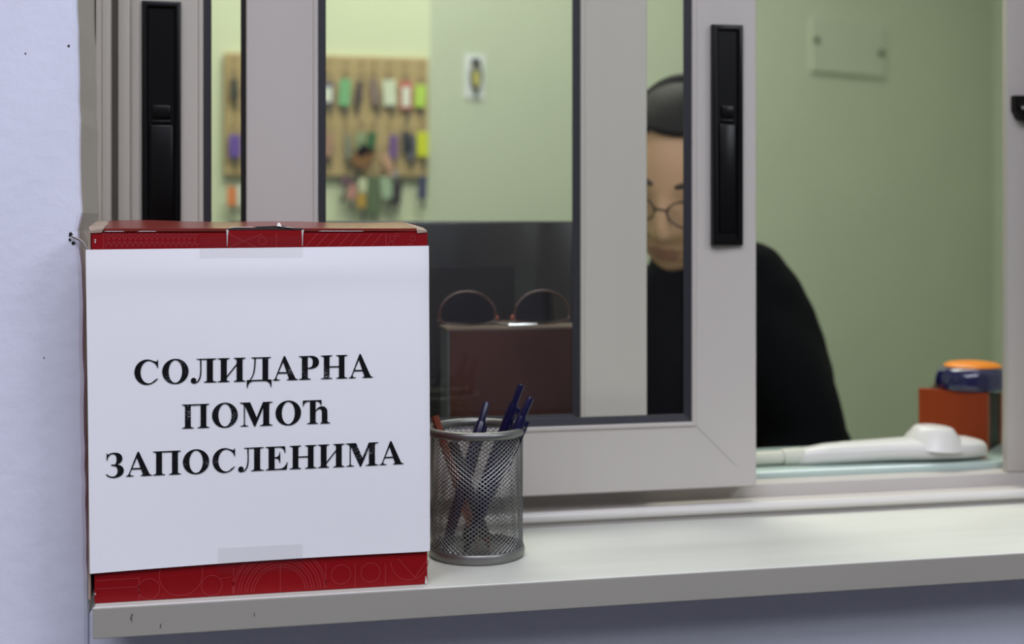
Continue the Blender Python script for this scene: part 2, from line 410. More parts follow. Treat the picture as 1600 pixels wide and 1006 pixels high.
m.add([(-.1040, BY-.0006, 1.1142), (-.0945, BY-.0006, 1.1158), (-.0945, BY+.006, 1.1172), (-.0945, BD, 1.1214), (-.1065, BD, 1.1212), (-.1055, BY+.006, 1.1168), (-.104, BY-.0006, 1.1125), (-.096, BY-.0008, 1.1130)],
      [(0, 1, 2, 5), (5, 2, 3, 4), (0, 6, 7, 1)])
m.build('worn_corner', M['card'], box)
m = MB()
m.add([(.1290, BY-.0006, 1.1150), (.1368, BY-.0008, 1.1142), (.1352, BY+.012, 1.1165), (.1300, BD, 1.1199), (.1262, BD, 1.1199), (.1290, BY+.004, 1.1166), (.1368, BY-.0008, 1.1128), (.1295, BY-.0008, 1.1122)],
      [(0, 1, 2, 5), (5, 2, 3, 4), (0, 7, 6, 1)])
m.build('worn_corner', M['card'], box)
# front tuck tab between the two cuts, dark gap and torn flake above it
m = MB(); m.box(-.0086, .0448, BY-.0009, BY, 1.0995, 1.1148); m.build('tuck_tab', M['red'], box)
m = MB()
gap = [(-.0095, 1.1152), (-.004, 1.1166), (.010, 1.1162), (.012, 1.1172), (.030, 1.1178), (.0455, 1.1156), (.0452, 1.1147), (.02, 1.1149), (-.008, 1.1147)]
m.prism(gap, BY-.0012, BY-.0007); m.build('slot_gap', M['card_dark'], box)
m = MB()
m.add([(.0262, BY-.002, 1.1176), (.0300, BY-.0025, 1.1170), (.0285, BY+.002, 1.1200), (.0272, BY+.001, 1.1202), (.042, BY-.002, 1.1158), (.034, BY-.0015, 1.1170)], [(0, 1, 2, 3), (1, 4, 5)])
m.add([(-.008, BY-.0013, 1.1163), (.009, BY-.0013, 1.1168), (.009, BY-.0013, 1.1172), (-.006, BY-.0013, 1.1169)], [(0, 1, 2, 3)])
for x in (-.0089, .0449):
    m.add([(x-.0008, BY-.0011, 1.1150), (x+.0010, BY-.0011, 1.1150), (x+.0003, BY-.0011, 1.1105), (x+.0001, BY-.0011, 1.1030), (x-.0003, BY-.0011, 1.1030), (x-.0005, BY-.0011, 1.1105)], [(0, 1, 2, 3, 4, 5)])
for x0, x1 in ((-.095, -.080), (-.072, -.058), (.056, .09)):
    m.add([(x0, BY-.0008, 1.1136), (x1, BY-.0008, 1.1136), (x1-.002, BY-.0008, 1.1140), (x0+.003, BY-.0008, 1.1141)], [(0, 1, 2, 3)])
for zc_ in (1.108, 1.1065, .857): m.add([(BL[0]-.0004, BY-.0003, zc_), (BL[0]+.0010, BY-.0006, zc_+.0002), (BL[0]+.0006, BY-.0006, zc_-.0012)], [(0, 1, 2)])
m.add([(.1352, BY-.0006, .8503), (.1372, BY-.0006, .8503), (.1360, BY-.0006, .8560), (.1357, BY-.0006, .8560)], [(0, 1, 2, 3)])
fl = m.build('torn_flake', mat('torn white card', (.62, .58, .55), .9), box, kind='stuff')
# side flange of raw card at the left edge
m = MB(); m.box(-.1052, -.1036, BY-.0004, BY+.03, .853, 1.1135); m.build('side_flap', M['card'], box)
# printed line pattern (flat print)
LN = [[(-99.9,16.0),(-70.6,16.1)],[(-99.9,10.1),(-70.6,10.2)],[(-70.6,17.5),(-70.6,.1)],[(-13.5,12.8),(-6.3,13.4)],[(-4.5,20.2),(-4.5,.7)],[(28.9,21.2),(28.9,.5)],[(61.8,19.3),(61.8,1.4)],[(83.4,18.2),(83.4,.4)],[(105.7,16.9),(105.7,.3)],[(115.2,20.2),(127.7,5.2),(137.0,18.1)],
 [(-94.7,262.6),(-94.7,251.7)],[(-94.7,261.6),(-28.4,261.5)],[(-94.7,254.9),(-28.4,254.7)],[(-8.1,252.2),(16,262)],[(-8.1,262),(11.4,252.2)],[(26.1,262.3),(26.1,252.2)],[(106.1,262.2),(106.1,251.9)]]
for i in range(7): LN.append([(50.6+8*i-4,252),(59.9+8*i-4,262.3)])
z1 = [(-93.4+3.74*i, 252.6 if i % 2 else 262) for i in range(18)]; z2 = [(-93.4+3.74*i, 262 if i % 2 else 252.6) for i in range(18)]
LN += [z1, z2]
CS = [(-63.6,8.0,7.4,0,360),(-41.4,17.2,15.2,0,360),(-19.9,8,7.3,0,360),(73,10.7,7.1,0,360),(94.7,10.9,7.1,0,360),(123.8,17.8,14.0,180,360),(16,256.9,2.8,0,360),(110.9,258.5,1.9,0,360),(114.2,261,1.3,0,360),(126.2,258.5,1.9,0,360),(109.9,253.8,2,0,360),(124.3,252.8,1.9,0,360)]
CS += [(28.4,.4,r,2,178) for r in (18.5,20.4,23.1,25,27.8,29.7,32.5,33.9)]
for cx, cz, r, a0, a1 in CS:
    LN.append([(cx + r*math.cos(R(a0 + (a1-a0)*i/28)), cz + r*math.sin(R(a0 + (a1-a0)*i/28))) for i in range(29)])
m = MB(); w = .28
for ln in LN:
    for (xa, za), (xb, zb) in zip(ln, ln[1:]):
        d = math.hypot(xb-xa, zb-za) or 1; nx, nzz = -(zb-za)/d*w, (xb-xa)/d*w
        yo = BY - (.00115 if (za > 249 and -9 < (xa+xb)/2 < 45) else .0003)
        m.add([((x)/1000, yo, SZ + z/1000) for x, z in ((xa+nx, za+nzz), (xb+nx, zb+nzz), (xb-nx, zb-nzz), (xa-nx, za-nzz))], [(0, 1, 2, 3)])
m.build('printed_pattern', M['red_line'], box, recalc=False, kind='stuff')

# paper notice
PC = [(-.1064, 1.1009), (.1382, 1.1028), (.1391, .8747), (-.1038, .8718)]   # TL TR BR BL
def paper_y(s, t):
    y = .9474 - .0016*math.sin(PI*s)**.8*(.5 + .5*math.sin(PI*t)) + .0009*math.sin(3*s + 4*t) - .0012*max(0, 1 - s*9)**2 * (.4 + .6*t)
    y += .0015 * max(0, (s - .985)/.015)**2
    y -= .0012 * math.exp(-((t - .93)/.05)**2) * (1 - abs(s - .55))
    return y
def paper_pt(s, t, off=0):
    top = [PC[0][k] + (PC[1][k]-PC[0][k])*s for k in (0, 1)]; bot = [PC[3][k] + (PC[2][k]-PC[3][k])*s for k in (0, 1)]
    x = bot[0] + (top[0]-bot[0])*t; z = bot[1] + (top[1]-bot[1])*t + .0012*math.sin(PI*s)*(1-t)
    return (x, paper_y(s, t) + off, z)
m = MB(); NS, NT = 60, 40; vs = []
for j in range(NT + 1):
    for i in range(NS + 1):
        s, t = i/NS, j/NT; p = list(paper_pt(s, t))
        cr = .0045                                    # rounded corners
        vs.append(p)
m.add(vs, [(j*(NS+1)+i, j*(NS+1)+i+1, (j+1)*(NS+1)+i+1, (j+1)*(NS+1)+i) for j in range(NT) for i in range(NS)])
paper = m.build('paper_notice', M['paper'], box, smooth='all', label='white paper notice printed in black Cyrillic capitals')
def tape(x0, x1, z0, z1, nm):
    m = MB(); vs = []; n = 10
    for i in range(n+1):
        x = x0 + (x1-x0)*i/n
        for z in (z0, (z0+z1)/2, z1):
            s = (x + .105)/.244; t = (z - .8735)/.2285; tt = min(1, max(0, t))
            y = paper_y(s, tt) - .00035
            vs.append((x, y, z))
    m.add(vs, [(i*3+k, i*3+k+1, i*3+4+k, i*3+3+k) for i in range(n) for k in range(2)])
    m.build(nm, M['tape'], box, recalc=False)
tape(-.0283, .0448, 1.0945, 1.1105, 'tape'); tape(-.0157, .0448, .8655, .8852, 'tape')

# ---- lettering: bold serif Cyrillic capitals drawn as outlines (x in ink width 0..w, y in cap heights)
def stem(x0, x1, bl=.13, br=.13, tl=.13, tr=.13, y0=0, y1=1):
    p = []
    h = .028; k = .10
    if bl is None: p += [(x0, y0)]
    else: p += bez((x0, y0+k), (x0, y0+.05), (x0-bl*.35, y0+h+.012), (x0-bl, y0+h), 5) + [(x0-bl, y0)]
    if br is None: p += [(x1, y0)]
    else: p += [(x1+br, y0)] + bez((x1+br, y0+h), (x1+br*.35, y0+h+.012), (x1, y0+.05), (x1, y0+k), 5)
    if tr is None: p += [(x1, y1)]
    else: p += bez((x1, y1-k), (x1, y1-.05), (x1+tr*.35, y1-h-.012), (x1+tr, y1-h), 5) + [(x1+tr, y1)]
    if tl is None: p += [(x0, y1)]
    else: p += [(x0-tl, y1)] + bez((x0-tl, y1-h), (x0-tl*.35, y1-h-.012), (x0, y1-.05), (x0, y1-k), 5)
    return [p]
def ell(cx, cy, rx, ry, a0=0, a1=360, n=40):
    return [(cx + rx*math.cos(R(a0+(a1-a0)*i/n)), cy + ry*math.sin(R(a0+(a1-a0)*i/n))) for i in range(n + (0 if a1-a0 == 360 else 1))]
def rect(x0, x1, y0, y1): return [[(x0, y0), (x1, y0), (x1, y1), (x0, y1)]]
G = {}
G['П'] = (1.16, [stem(.13, .37, .13, .13, .13, None), stem(.79, 1.03, .13, .13, None, .13), rect(.3, .9, .95, 1)])
G['Н'] = (1.12, [stem(.13, .36, .13, .12, .13, .12), stem(.76, .99, .12, .13, .12, .13), rect(.3, .8, .485, .535)])
G['И'] = (1.18, [stem(.13, .38, .13, .12, .13, .12), stem(.80, 1.05, .12, .13, .12, .13), [[(.37, .16), (.82, .70), (.82, .78), (.37, .24)]]])
G['О'] = (1.11, [[ell(.555, .5, .555, .525), ell(.555, .5, .285, .475)]])
G['С'] = (1.0, [[ell(.53, .5, .53, .525, 62, 318, 40) + [(.985, .20), (.965, .235)] + ell(.60, .50, .335, .468, 318, 55, 30)[:0] + ell(.60, .5, .345, .468, 310, 60, 34) + bez((.80, .90), (.88, .85), (.945, .76), (.965, .66), 6) + [(.99, .66), (.99, 1.0), (.965, 1.0), (.945, .945)] + bez((.93, .93), (.90, .91), (.83, .965), (.78, .963), 4)]])
G['А'] = (1.07, [[[(.475, 1.02), (.53, 1.02), (.955, .09), (1.0, .045), (1.07, .028), (1.07, 0), (.60, 0), (.60, .028), (.675, .042), (.69, .075), (.44, .80)]],
                 [[(.475, 1.02), (.46, .80), (.165, .11), (.115, .10)]],
                 [bez((.11, .095), (.085, .04), (.05, .032), (0, .028), 4) + [(0, 0), (.32, 0), (.32, .028)] + bez((.32, .028), (.20, .035), (.155, .045), (.175, .13), 5)],
                 [[(.20, .29), (.66, .29), (.645, .345), (.22, .345)]]])
G['Р'] = (.84, [stem(.13, .37, .13, .13, .13, None), [[(.3, 1), (.50, 1)] + bez((.52, 1), (.72, 1), (.84, .89), (.84, .73)) + bez((.84, .73), (.84, .56), (.70, .46), (.48, .455))[1:] + [(.36, .455), (.36, .505)] + bez((.42, .505), (.55, .51), (.585, .60), (.585, .74)) + bez((.585, .74), (.585, .88), (.53, .95), (.42, .955))[1:] + [(.3, .955)]]])
G['З'] = (.74, [[[(.03, 1.0), (.055, 1.0), (.075, .94)] + bez((.085, .94), (.16, 1.0), (.24, 1.02), (.36, 1.02)) + bez((.36, 1.02), (.58, 1.02), (.69, .90), (.69, .77))[1:] + bez((.69, .77), (.69, .64), (.58, .545), (.44, .525))[1:] + [(.22, .53), (.22, .478), (.30, .478)] + bez((.31, .48), (.40, .50), (.445, .60), (.445, .74)) + bez((.445, .74), (.445, .90), (.38, .965), (.28, .965))[1:] + bez((.28, .965), (.17, .965), (.08, .87), (.06, .70))[1:] + [(.03, .70)]],
                 [[(.28, .525), (.43, .53)] + bez((.45, .528), (.63, .50), (.75, .41), (.75, .27)) + bez((.75, .27), (.75, .08), (.56, -.025), (.32, -.025))[1:] + bez((.32, -.025), (.16, -.025), (.05, .05), (0, .115))[1:] + [(.025, .15)] + bez((.03, .145), (.10, .07), (.20, .03), (.29, .03)) + bez((.29, .03), (.43, .03), (.49, .14), (.49, .26))[1:] + bez((.49, .26), (.49, .40), (.42, .478), (.28, .478))[1:]]])
G['Е'] = (.93, [stem(.13, .38, .13, None, .13, None), [[(.3, 1), (.82, 1), (.84, .71), (.81, .71)] + bez((.81, .71), (.78, .90), (.70, .955), (.56, .955), 6) + [(.3, .955)]],
                [[(.3, .50), (.42, .50)] + bez((.44, .50), (.54, .49), (.575, .42), (.585, .29), 5) + [(.615, .29), (.615, .755), (.585, .755)] + bez((.585, .74), (.575, .62), (.54, .555), (.42, .548), 5) + [(.3, .548)]],
                [[(.3, 0), (.885, 0), (.93, .31), (.90, .31)] + bez((.90, .31), (.83, .12), (.75, .045), (.56, .045), 6) + [(.3, .045)]]])
G['Л'] = (1.10, [stem(.68, .93, .13, .16, None, .16), [[(.25, 1.0), (.25, .972)] + [(.38, .955), (.75, .955), (.75, 1.0)]],
                 [[(.395, .97), (.45, .97)] + bez((.45, .96), (.45, .45), (.47, .34), (.40, .16), 8) + bez((.40, .16), (.34, .03), (.27, -.025), (.15, -.025), 6)[1:] + [(.15, .02)] + bez((.19, .02), (.27, .02), (.33, .12), (.37, .24), 6) + [(.40, .40), (.405, .6)]],
                 [ell(.125, .095, .115, .12, 0, 360, 20)]])
G['Д'] = (1.04, [stem(.66, .90, None, None, None, .12), [[(.19, 1.0), (.19, .972), (.30, .955), (.72, .955), (.72, 1.0)]],
                 [[(.315, .97), (.375, .97)] + bez((.375, .96), (.37, .50), (.33, .22), (.14, .03), 8) + [(.06, .03), (.10, .05)] + bez((.12, .07), (.27, .24), (.32, .50), (.315, .95), 8)],
                 rect(.0, 1.04, .0, .052)[0:1],
                 [[(0, .05), (0, -.27), (.03, -.27)] + bez((.035, -.24), (.07, -.06), (.16, 0), (.30, .005), 6) + [(.30, .05)]],
                 [[(1.04, .05), (1.04, -.27), (1.01, -.27)] + bez((1.005, -.24), (.97, -.06), (.88, 0), (.74, .005), 6) + [(.74, .05)]]])
G['М'] = (1.38, [[[(.0, 1), (.0, .972), (.10, .955), (.165, .90), (.165, .10)] + bez((.165, .09), (.16, .04), (.10, .03), (.0+.02, .028), 4) + [(.02, 0), (.35, 0), (.35, .028)] + bez((.33, .03), (.25, .035), (.21, .05), (.21, .10), 4) + [(.21, .86), (.60, -.02), (.645, -.02), (.715, .33), (.43, 1)]],
                 [[(.60, -.02), (.645, -.02), (1.03, .88), (1.03, 1), (.97, 1), (.68, .30)]],
                 stem(.98, 1.23, .14, .15, None, .15)])
G['Ћ'] = (1.15, [stem(.30, .535, .13, .10, None, None), [[(0, 1), (.785, 1), (.785, .76), (.755, .76)] + bez((.75, .80), (.72, .92), (.66, .955), (.50, .955), 5) + [(.30, .955)] + bez((.28, .955), (.12, .955), (.05, .90), (.03, .76), 5) + [(0, .76)]],
                 [[(.5, .54)] + bez((.53, .56), (.62, .70), (.72, .73), (.80, .73), 6) + bez((.80, .73), (.95, .73), (1.03, .63), (1.03, .47), 8)[1:] + [(1.03, .05), (.80, .05), (.80, .47)] + bez((.80, .47), (.80, .58), (.77, .625), (.71, .625), 5)[1:] + bez((.70, .625), (.63, .62), (.57, .56), (.53, .49), 5) + [(.5, .46)]],
                 stem(.80, 1.03, .07, .12, None, None, 0, .3)])
LINES = [('СОЛИДАРНА', 1.0049, 1.0059, .0172, [-.0734,-.057,-.0543,-.036,-.0346,-.0162,-.0156,.004,.0049,.0224,.0231,.0413,.042,.0565,.0579,.0773,.0782,.096]),
         ('ПОМОЋ', .9725, .9732, .01725, [-.0406,-.0215,-.0196,-.0015,0,.0233,.0253,.0436,.0449,.0647]),
         ('ЗАПОСЛЕНИМА', .9394, .9411, .01705, [-.0929,-.0809,-.0793,-.0613,-.0607,-.0413,-.04,-.0216,-.0193,-.0033,-.0014,.0172,.0182,.034,.0354,.0549,.0558,.0752,.0761,.1001,.1009,.1187])]
def on_paper(x, z, off):
    t = .5
    for _ in range(3):
        xl = PC[3][0] + (PC[0][0]-PC[3][0])*t; xr = PC[2][0] + (PC[1][0]-PC[2][0])*t
        s = (x - xl)/(xr - xl); zb = PC[3][1] + (PC[2][1]-PC[3][1])*s + .0012*math.sin(PI*s); ztp = PC[0][1] + (PC[1][1]-PC[0][1])*s
        t = (z - zb)/(ztp - zb)
    return (x, paper_y(s, t) - off, z)
for word, za, zb, cap, xs in LINES:
    m = MB()
    for i, ch in enumerate(word):
        x0, x1 = xs[2*i], xs[2*i+1]; w, shapes = G[ch]; off = .00055
        for polys in shapes:
            off += .00002
            polys = [p for p in polys if p]
            loops = [[Vector((x, y, 0)) for x, y in p] for p in polys]
            tris = tessellate_polygon(loops)
            flat = [q for p in polys for q in p]
            vs = []
            for gx, gy in flat:
                x = x0 + (x1-x0)*gx/w; base = za + (zb-za)*(x-xs[0])/(xs[-1]-xs[0])
                vs.append(on_paper(x, base + gy*cap, off))
            m.add(vs, tris)
    m.build('lettering', M['toner'], paper, recalc=False)

# ------------------------------------------------------------------ pen cup and pens
CUP = Vector((.1892, 1.0285, SZ)); CR, CH = .0372, .1015
cup = thing('pen_cup', 'silver wire-mesh pen cup standing beside the red box', 'pen cup', CUP)
m = MB()
NW = 50; rise = CH - .006; pitch = 2*PI/NW; rowh = .0034
for d in (1, -1):
    for k in range(NW):
        n = 48; pts = []
        for i in range(n + 1):
            z = .003 + rise*i/n; a = pitch*k + d*(rise*i/n)/rowh*pitch
            r = CR + d*.00012
            pts.append((CUP.x + r*math.cos(a), CUP.y + r*math.sin(a), SZ + z))
        m.tube(pts, .00040, 4)
m.build('wire_mesh', M['steel'], cup, smooth=True, recalc=False)
def ring(r, z, tr, tz, n=64):
    m = MB(); k = 12; vs = []
    for i in range(n):
        a = 2*PI*i/n
        for j in range(k):
            b = 2*PI*j/k; rr = r + tr*math.cos(b); vs.append((CUP.x + rr*math.cos(a), CUP.y + rr*math.sin(a), z + tz*math.sin(b)))
    m.add(vs, [(i*k+j, ((i+1) % n)*k+j, ((i+1) % n)*k+(j+1) % k, i*k+(j+1) % k) for i in range(n) for j in range(k)]); return m
ring(CR + .0012, SZ + CH, .0026, .0034).build('rim', M['steel'], cup, smooth='all')
ring(CR + .0006, SZ + .0042, .0015, .0042).build('base_ring', M['steel'], cup, smooth='all')
m = MB(); m.lathe([(0, .0025), (CR, .0025), (CR, .0005), (0, .0005)], CUP, 48); m.build('bottom', M['steel'], cup)

def pen(name, label, top, tip, bodym, group):
    top = Vector(top); tip = Vector(tip); L = (top - tip).length
    q = (top - tip).to_track_quat('Z', 'Y').to_matrix().to_4x4()
    t = thing(name, label, 'pen', tip, group)
    def lat(prof, nm, mt, par=t):
        m = MB(); m.lathe(prof, tip, 16, q); return m.build(nm, mt, par, smooth=True)
    b = .0047
    lat([(0, .012), (b*.75, .014), (b*.95, .03), (b, .05), (b, L-.028), (b*.92, L-.020), (b*.78, L-.017), (0, L-.017)], 'barrel', bodym)
    lat([(0, 0), (.0005, .0005), (.0010, .004), (.0022, .0045), (b*.75, .0145), (0, .0145)], 'nib', M['dark_pen'])
    lat([(.0030, L-.0175), (.0030, L-.002), (.0024, L-.0003), (0, L)], 'plunger', bodym)
    m = MB(); m.bbox(-.0018, .0018, -b-.0022, -b-.0010, L-.062, L-.019, .0004); m.bbox(-.0018, .0018, -b-.0022, -b+.001, L-.024, L-.019, .0004)
    m.v = [tuple(q @ Vector(v) + tip) for v in m.v]; m.build('clip', bodym, t)
    return t
GP = 'navy click pens in the mesh cup'
pen('ballpoint_pen', 'navy click pen leaning alone, leftmost navy pen in the mesh cup', (.2002, 1.0415, .9717), (.1588, 1.0130, .8535), M['blue_pen'], GP)
pen('ballpoint_pen', 'navy click pen rising highest out of the mesh cup', (.2270, 1.0300, .9872), (.1805, 1.0480, .8535), M['blue_pen'], GP)
pen('ballpoint_pen', 'navy click pen with tip farthest right in the mesh cup', (.2300, 1.0080, .9795), (.1762, 1.0160, .8535), M['blue_pen'], GP)
t = thing('pencil', 'copper coloured pencil between red box and navy pens', 'pencil', (.190, 1.024, .8535))
a, b_ = Vector((.1562, 1.0403, .9615)), Vector((.1905, 1.0240, .8535)); dd = (b_-a).normalized()
m = MB(); m.tube([a, b_ - dd*.016], .0034, 6); m.build('shaft', M['copper'], t)
m = MB(); m.tube([b_ - dd*.016, b_], [.0034, .0005], 6); m.build('point', M['card'], t)
t = thing('marker_pen', 'dark slim pen inside the mesh cup crossing the navy pens', 'pen', (.1850, 1.030, .8535))
a, b_ = Vector((.1660, 1.0120, .946)), Vector((.2000, 1.0300, .8535)); dd = (b_-a).normalized()
m = MB(); m.tube([a, a + dd*.002, b_ - dd*.012], [.003, .0042, .0042], 10); m.build('barrel', M['dark_pen'], t, smooth=True)
m = MB(); m.tube([b_ - dd*.012, b_], [.0035, .0008], 10); m.build('tip', M['copper'], t, smooth=True)

# ------------------------------------------------------------------ office counter desk with glass sheet
DZ = .877
led = thing('inner_ledge', 'narrow inner ledge with a green-edged glass sheet behind the window', 'ledge', (.4, 1.24, .83))
m = MB(); m.bbox(-.6, 1.5, 1.174, 1.300, .840, .869, .002); m.build('ledge_board', M['desk'], led)
m = MB(); m.bbox(-.58, 1.48, 1.1735, 1.298, .8692, DZ, .0012); m.build('glass_sheet', M['desk_glass'], led)
for x in (-.4, .3, 1.0):
    m = MB(); m.prism_x([(1.1702, .77), (1.1702, .840), (1.285, .840), (1.285, .825)], x, x+.02); m.build('bracket', M['desk'], led)
LZ = .735
desk = thing('office_desk', 'lower office desk hidden below the inner ledge', 'desk', (.3, 1.4, 0))
m = MB(); m.bbox(-.6, 1.5, 1.19, 1.52, LZ-.025, LZ, .002); m.build('desk_top', M['desk'], desk)
for x in (-.57, 1.45):
    m = MB(); m.box(x, x+.025, 1.20, 1.50, 0, LZ-.025); m.build('side_panel', M['desk'], desk)

# white telephone handset along the desk edge
ph = thing('telephone_handset', 'white telephone handset lying on the desk edge behind the open window', 'telephone', (.62, 1.205, DZ))
m = MB(); PHY = 1.2020
secs = [(.548, .882, .0085, .0055), (.558, .8848, .0115, .0085), (.580, .8866, .0145, .0098), (.605, .8874, .0160, .0102), (.632, .8880, .0170, .0104), (.655, .8884, .0205, .0106), (.680, .8884, .0250, .0110), (.705, .8884, .0268, .0112), (.728, .8880, .0258, .0110), (.742, .8876, .0225, .0102), (.7520, .8868, .0160, .0085), (.7565, .8862, .0095, .0045)]
vs = []; n = 20
for x, zc, ry, rz in secs:
    for k in range(n):
        a = 2*PI*k/n; ca, sa = math.cos(a), math.sin(a)
        vs.append((x, PHY + ry*math.copysign(abs(ca)**.75, ca), zc + rz*math.copysign(abs(sa)**.8, sa)))
m.add(vs, [(i*n+k, i*n+(k+1) % n, (i+1)*n+(k+1) % n, (i+1)*n+k) for i in range(len(secs)-1) for k in range(n)] + [tuple(range(n)), tuple((len(secs)-1)*n + k for k in range(n))])
hb = m.build('handle_body', M['phone'], ph, smooth='all')
m = MB(); mt = Matrix.Rotation(R(3), 4, 'Y')
m.lathe([(.0330, -.004), (.0270, .0075), (.0225, .0128), (.0205, .0158), (.0180, .0176), (.0140, .0185), (.007, .0188), (0, .0189)], (.6995, PHY, .8925), 32, mt)
m.build('earpiece', M['phone'], ph, smooth='all')
m = MB(); m.tube([(.440, PHY, .8840), (.50, PHY, .8842), (.5325, PHY, .8846)], .0072, 14); m.build('cord_sleeve', M['phone_grey'], ph, smooth=True)
m = MB(); m.tube([(.5325, PHY, .8846), (.5330, PHY, .8848), (.551, PHY, .8850), (.556, PHY, .8850)], [.0060, .0084, .0090, .0084], 14); m.build('collar', M['phone_grey'], ph, smooth=True)

# reddish wooden box with a round blue container
wb = thing('wooden_box', 'reddish wooden box standing on the desk beside the right jamb', 'box', (.777, 1.2255, DZ))
o = Vector((.777, 1.2255)); lv = Vector((.7267, 1.278)) - o; ll = lv.length; lv.normalize(); rv = Vector((-lv.y, lv.x)) * -1
rv = Vector((lv.y * -1, lv.x)); rv = rv if rv.y > 0 else -rv
WH = .939
def quadbox(m, p, u, v, du, dv, z0, z1):
    pts = [p, p + u*du, p + u*du + v*dv, p + v*dv]; m.prism_z([(q.x, q.y) for q in pts], z0, z1)
m = MB(); quadbox(m, o, lv, rv, ll, .010, DZ, WH); m.build('front_board', M['wood'], wb)
m = MB(); quadbox(m, o + rv*.010 + lv*.0008, lv, rv, ll-.002, .046, DZ, WH-.003); m.build('inner_tray', M['dark_wood'], wb)
m = MB(); quadbox(m, o + rv*.056, lv, rv, ll, .008, DZ, WH); m.build('rear_board', M['wood'], wb)
bc = o + lv*.024 + rv*.034
bt = thing('round_container', 'round navy blue container with an orange lid on the wooden box', 'container', (bc.x, bc.y, WH))
m = MB(); m.lathe([(0, 0), (.037, 0), (.0395, .002), (.040, .008), (.0385, .017), (.036, .0220), (.032, .0245), (.028, .0248), (0, .0248)], (bc.x, bc.y, WH), 40); m.build('bowl', M['navy'], bt, smooth='all')
m = MB(); m.lathe([(.0305, .0240), (.0300, .0258), (.025, .0282), (.013, .0298), (0, .0302)], (bc.x, bc.y, WH), 40); m.build('lid', M['orange'], bt, smooth='all')

# monitor seen from behind
mo = thing('computer_monitor', 'black computer monitor seen from behind through the glass', 'monitor', (.19, 1.38, LZ))
m = MB(); m.bbox(-.012, .374, 1.322, 1.344, .860, 1.1223, .004)
m.build('casing', M['monitor'], mo, smooth=True)
m = MB(); m.prism_z([(.06, 1.324), (.09, 1.305), (.28, 1.305), (.31, 1.324)], .905, 1.075); m.build('rear_cover', M['monitor'], mo)
m = MB(); m.add([(-.004, 1.3443, .872), (.366, 1.3443, .872), (.366, 1.3443, 1.112), (-.004, 1.3443, 1.112)], [(0, 1, 2, 3)]); m.build('screen', mat('dark screen', (.02, .02, .025), .1), mo)
m = MB(); m.box(.165, .205, 1.326, 1.342, LZ + .008, .94); m.build('stand_neck', M['monitor'], mo)
m = MB(); m.lathe([(0, 0), (.055, 0), (.055, .004), (.04, .009), (0, .010)], (.185, 1.365, LZ), 32); m.build('stand_base', M['monitor'], mo, smooth=True)

# brown box with folded sunglasses on top
bb = thing('document_box', 'dark brown box behind the glass under a pair of sunglasses', 'box', (.28, 1.225, DZ))
BZ = 1.0192
m = MB(); m.bbox(.1955, .360, 1.2055, 1.250, DZ, BZ - .0015, .0015); m.build('body', M['brown'], bb)
m = MB(); m.box(.1935, .1955, 1.206, 1.2495, DZ, BZ - .002); m.build('side_panel', M['grey_card'], bb)
m = MB(); m.box(.1930, .3625, 1.2045, 1.2515, BZ - .0015, BZ); m.build('lid', mat('box lid edge', (.16, .11, .08), .4), bb)

sg = thing('sunglasses', 'tinted sunglasses lying upside down on the dark brown box', 'sunglasses', (.26, 1.228, BZ))
SGY = 1.214
def lens_loop(cx, w, h, tilt):
    pts = []
    for i in range(28):
        a = 2*PI*i/28; x = w*math.cos(a); zz = h*math.sin(a)
        if zz < 0: zz = -h*.42*abs(math.sin(a))**.45
        zz += h*.42
        pts.append((cx + x + tilt*zz, SGY + zz*.12, BZ + .0028 + zz))
    return pts
for cx, tl in ((.2150, -.02), (.2877, .05)):
    lp = lens_loop(cx, .0275, .0225, tl)
    m = MB(); m.tube(lp, .0011, 8, closed=True); rm = m.build('rim', M['tortoise'], sg, smooth='all')
    m = MB(); m.add(lp, [tuple(range(len(lp)))]); m.build('lens', M['dark_lens' if cx > .25 else 'black_lens'], rm, recalc=False)
m = MB(); m.tube([(.240, SGY, BZ+.0042), (.251, SGY-.001, BZ+.0026), (.262, SGY, BZ+.0042)], .0012, 8); m.tube([(.186, SGY+.002, BZ+.007), (.218, SGY-.001, BZ+.0036), (.285, SGY-.001, BZ+.0030), (.316, SGY+.002, BZ+.007)], .0008, 6)
m.build('bridge', M['frame_metal'], sg, smooth=True)
m = MB(); m.tube([(.254, SGY-.003, BZ+.0022), (.268, SGY-.003, BZ+.0022), (.282, SGY-.003, BZ+.0024)], [.0012, .0019, .0012], 8); m.build('bright_bar', M['bright_metal'], sg, smooth=True)  # short bright bar beside the bridge
for k, cx in enumerate((.2425, .2605)):
    m = MB(); m.lathe([(0, 0), (.0028, .001), (.0034, .003), (.0022, .005), (0, .006)], (cx, SGY+.004, BZ+.006), 12); m.build('nose_pad', mat('amber pad', (.35, .08, .04), .3), sg, smooth='all')
for x0, x1, yb in ((.186, .290, 1.232), (.316, .205, 1.240)):
    m = MB(); m.tube([(x0, SGY+.002, BZ+.008), (x0, SGY+.010, BZ+.006), ((x0*3+x1)/4, yb, BZ+.0035), (x1, yb+.002, BZ+.0022)], [.0016, .0016, .0013, .0018], 8); m.build('temple', M['tortoise'], sg, smooth=True)

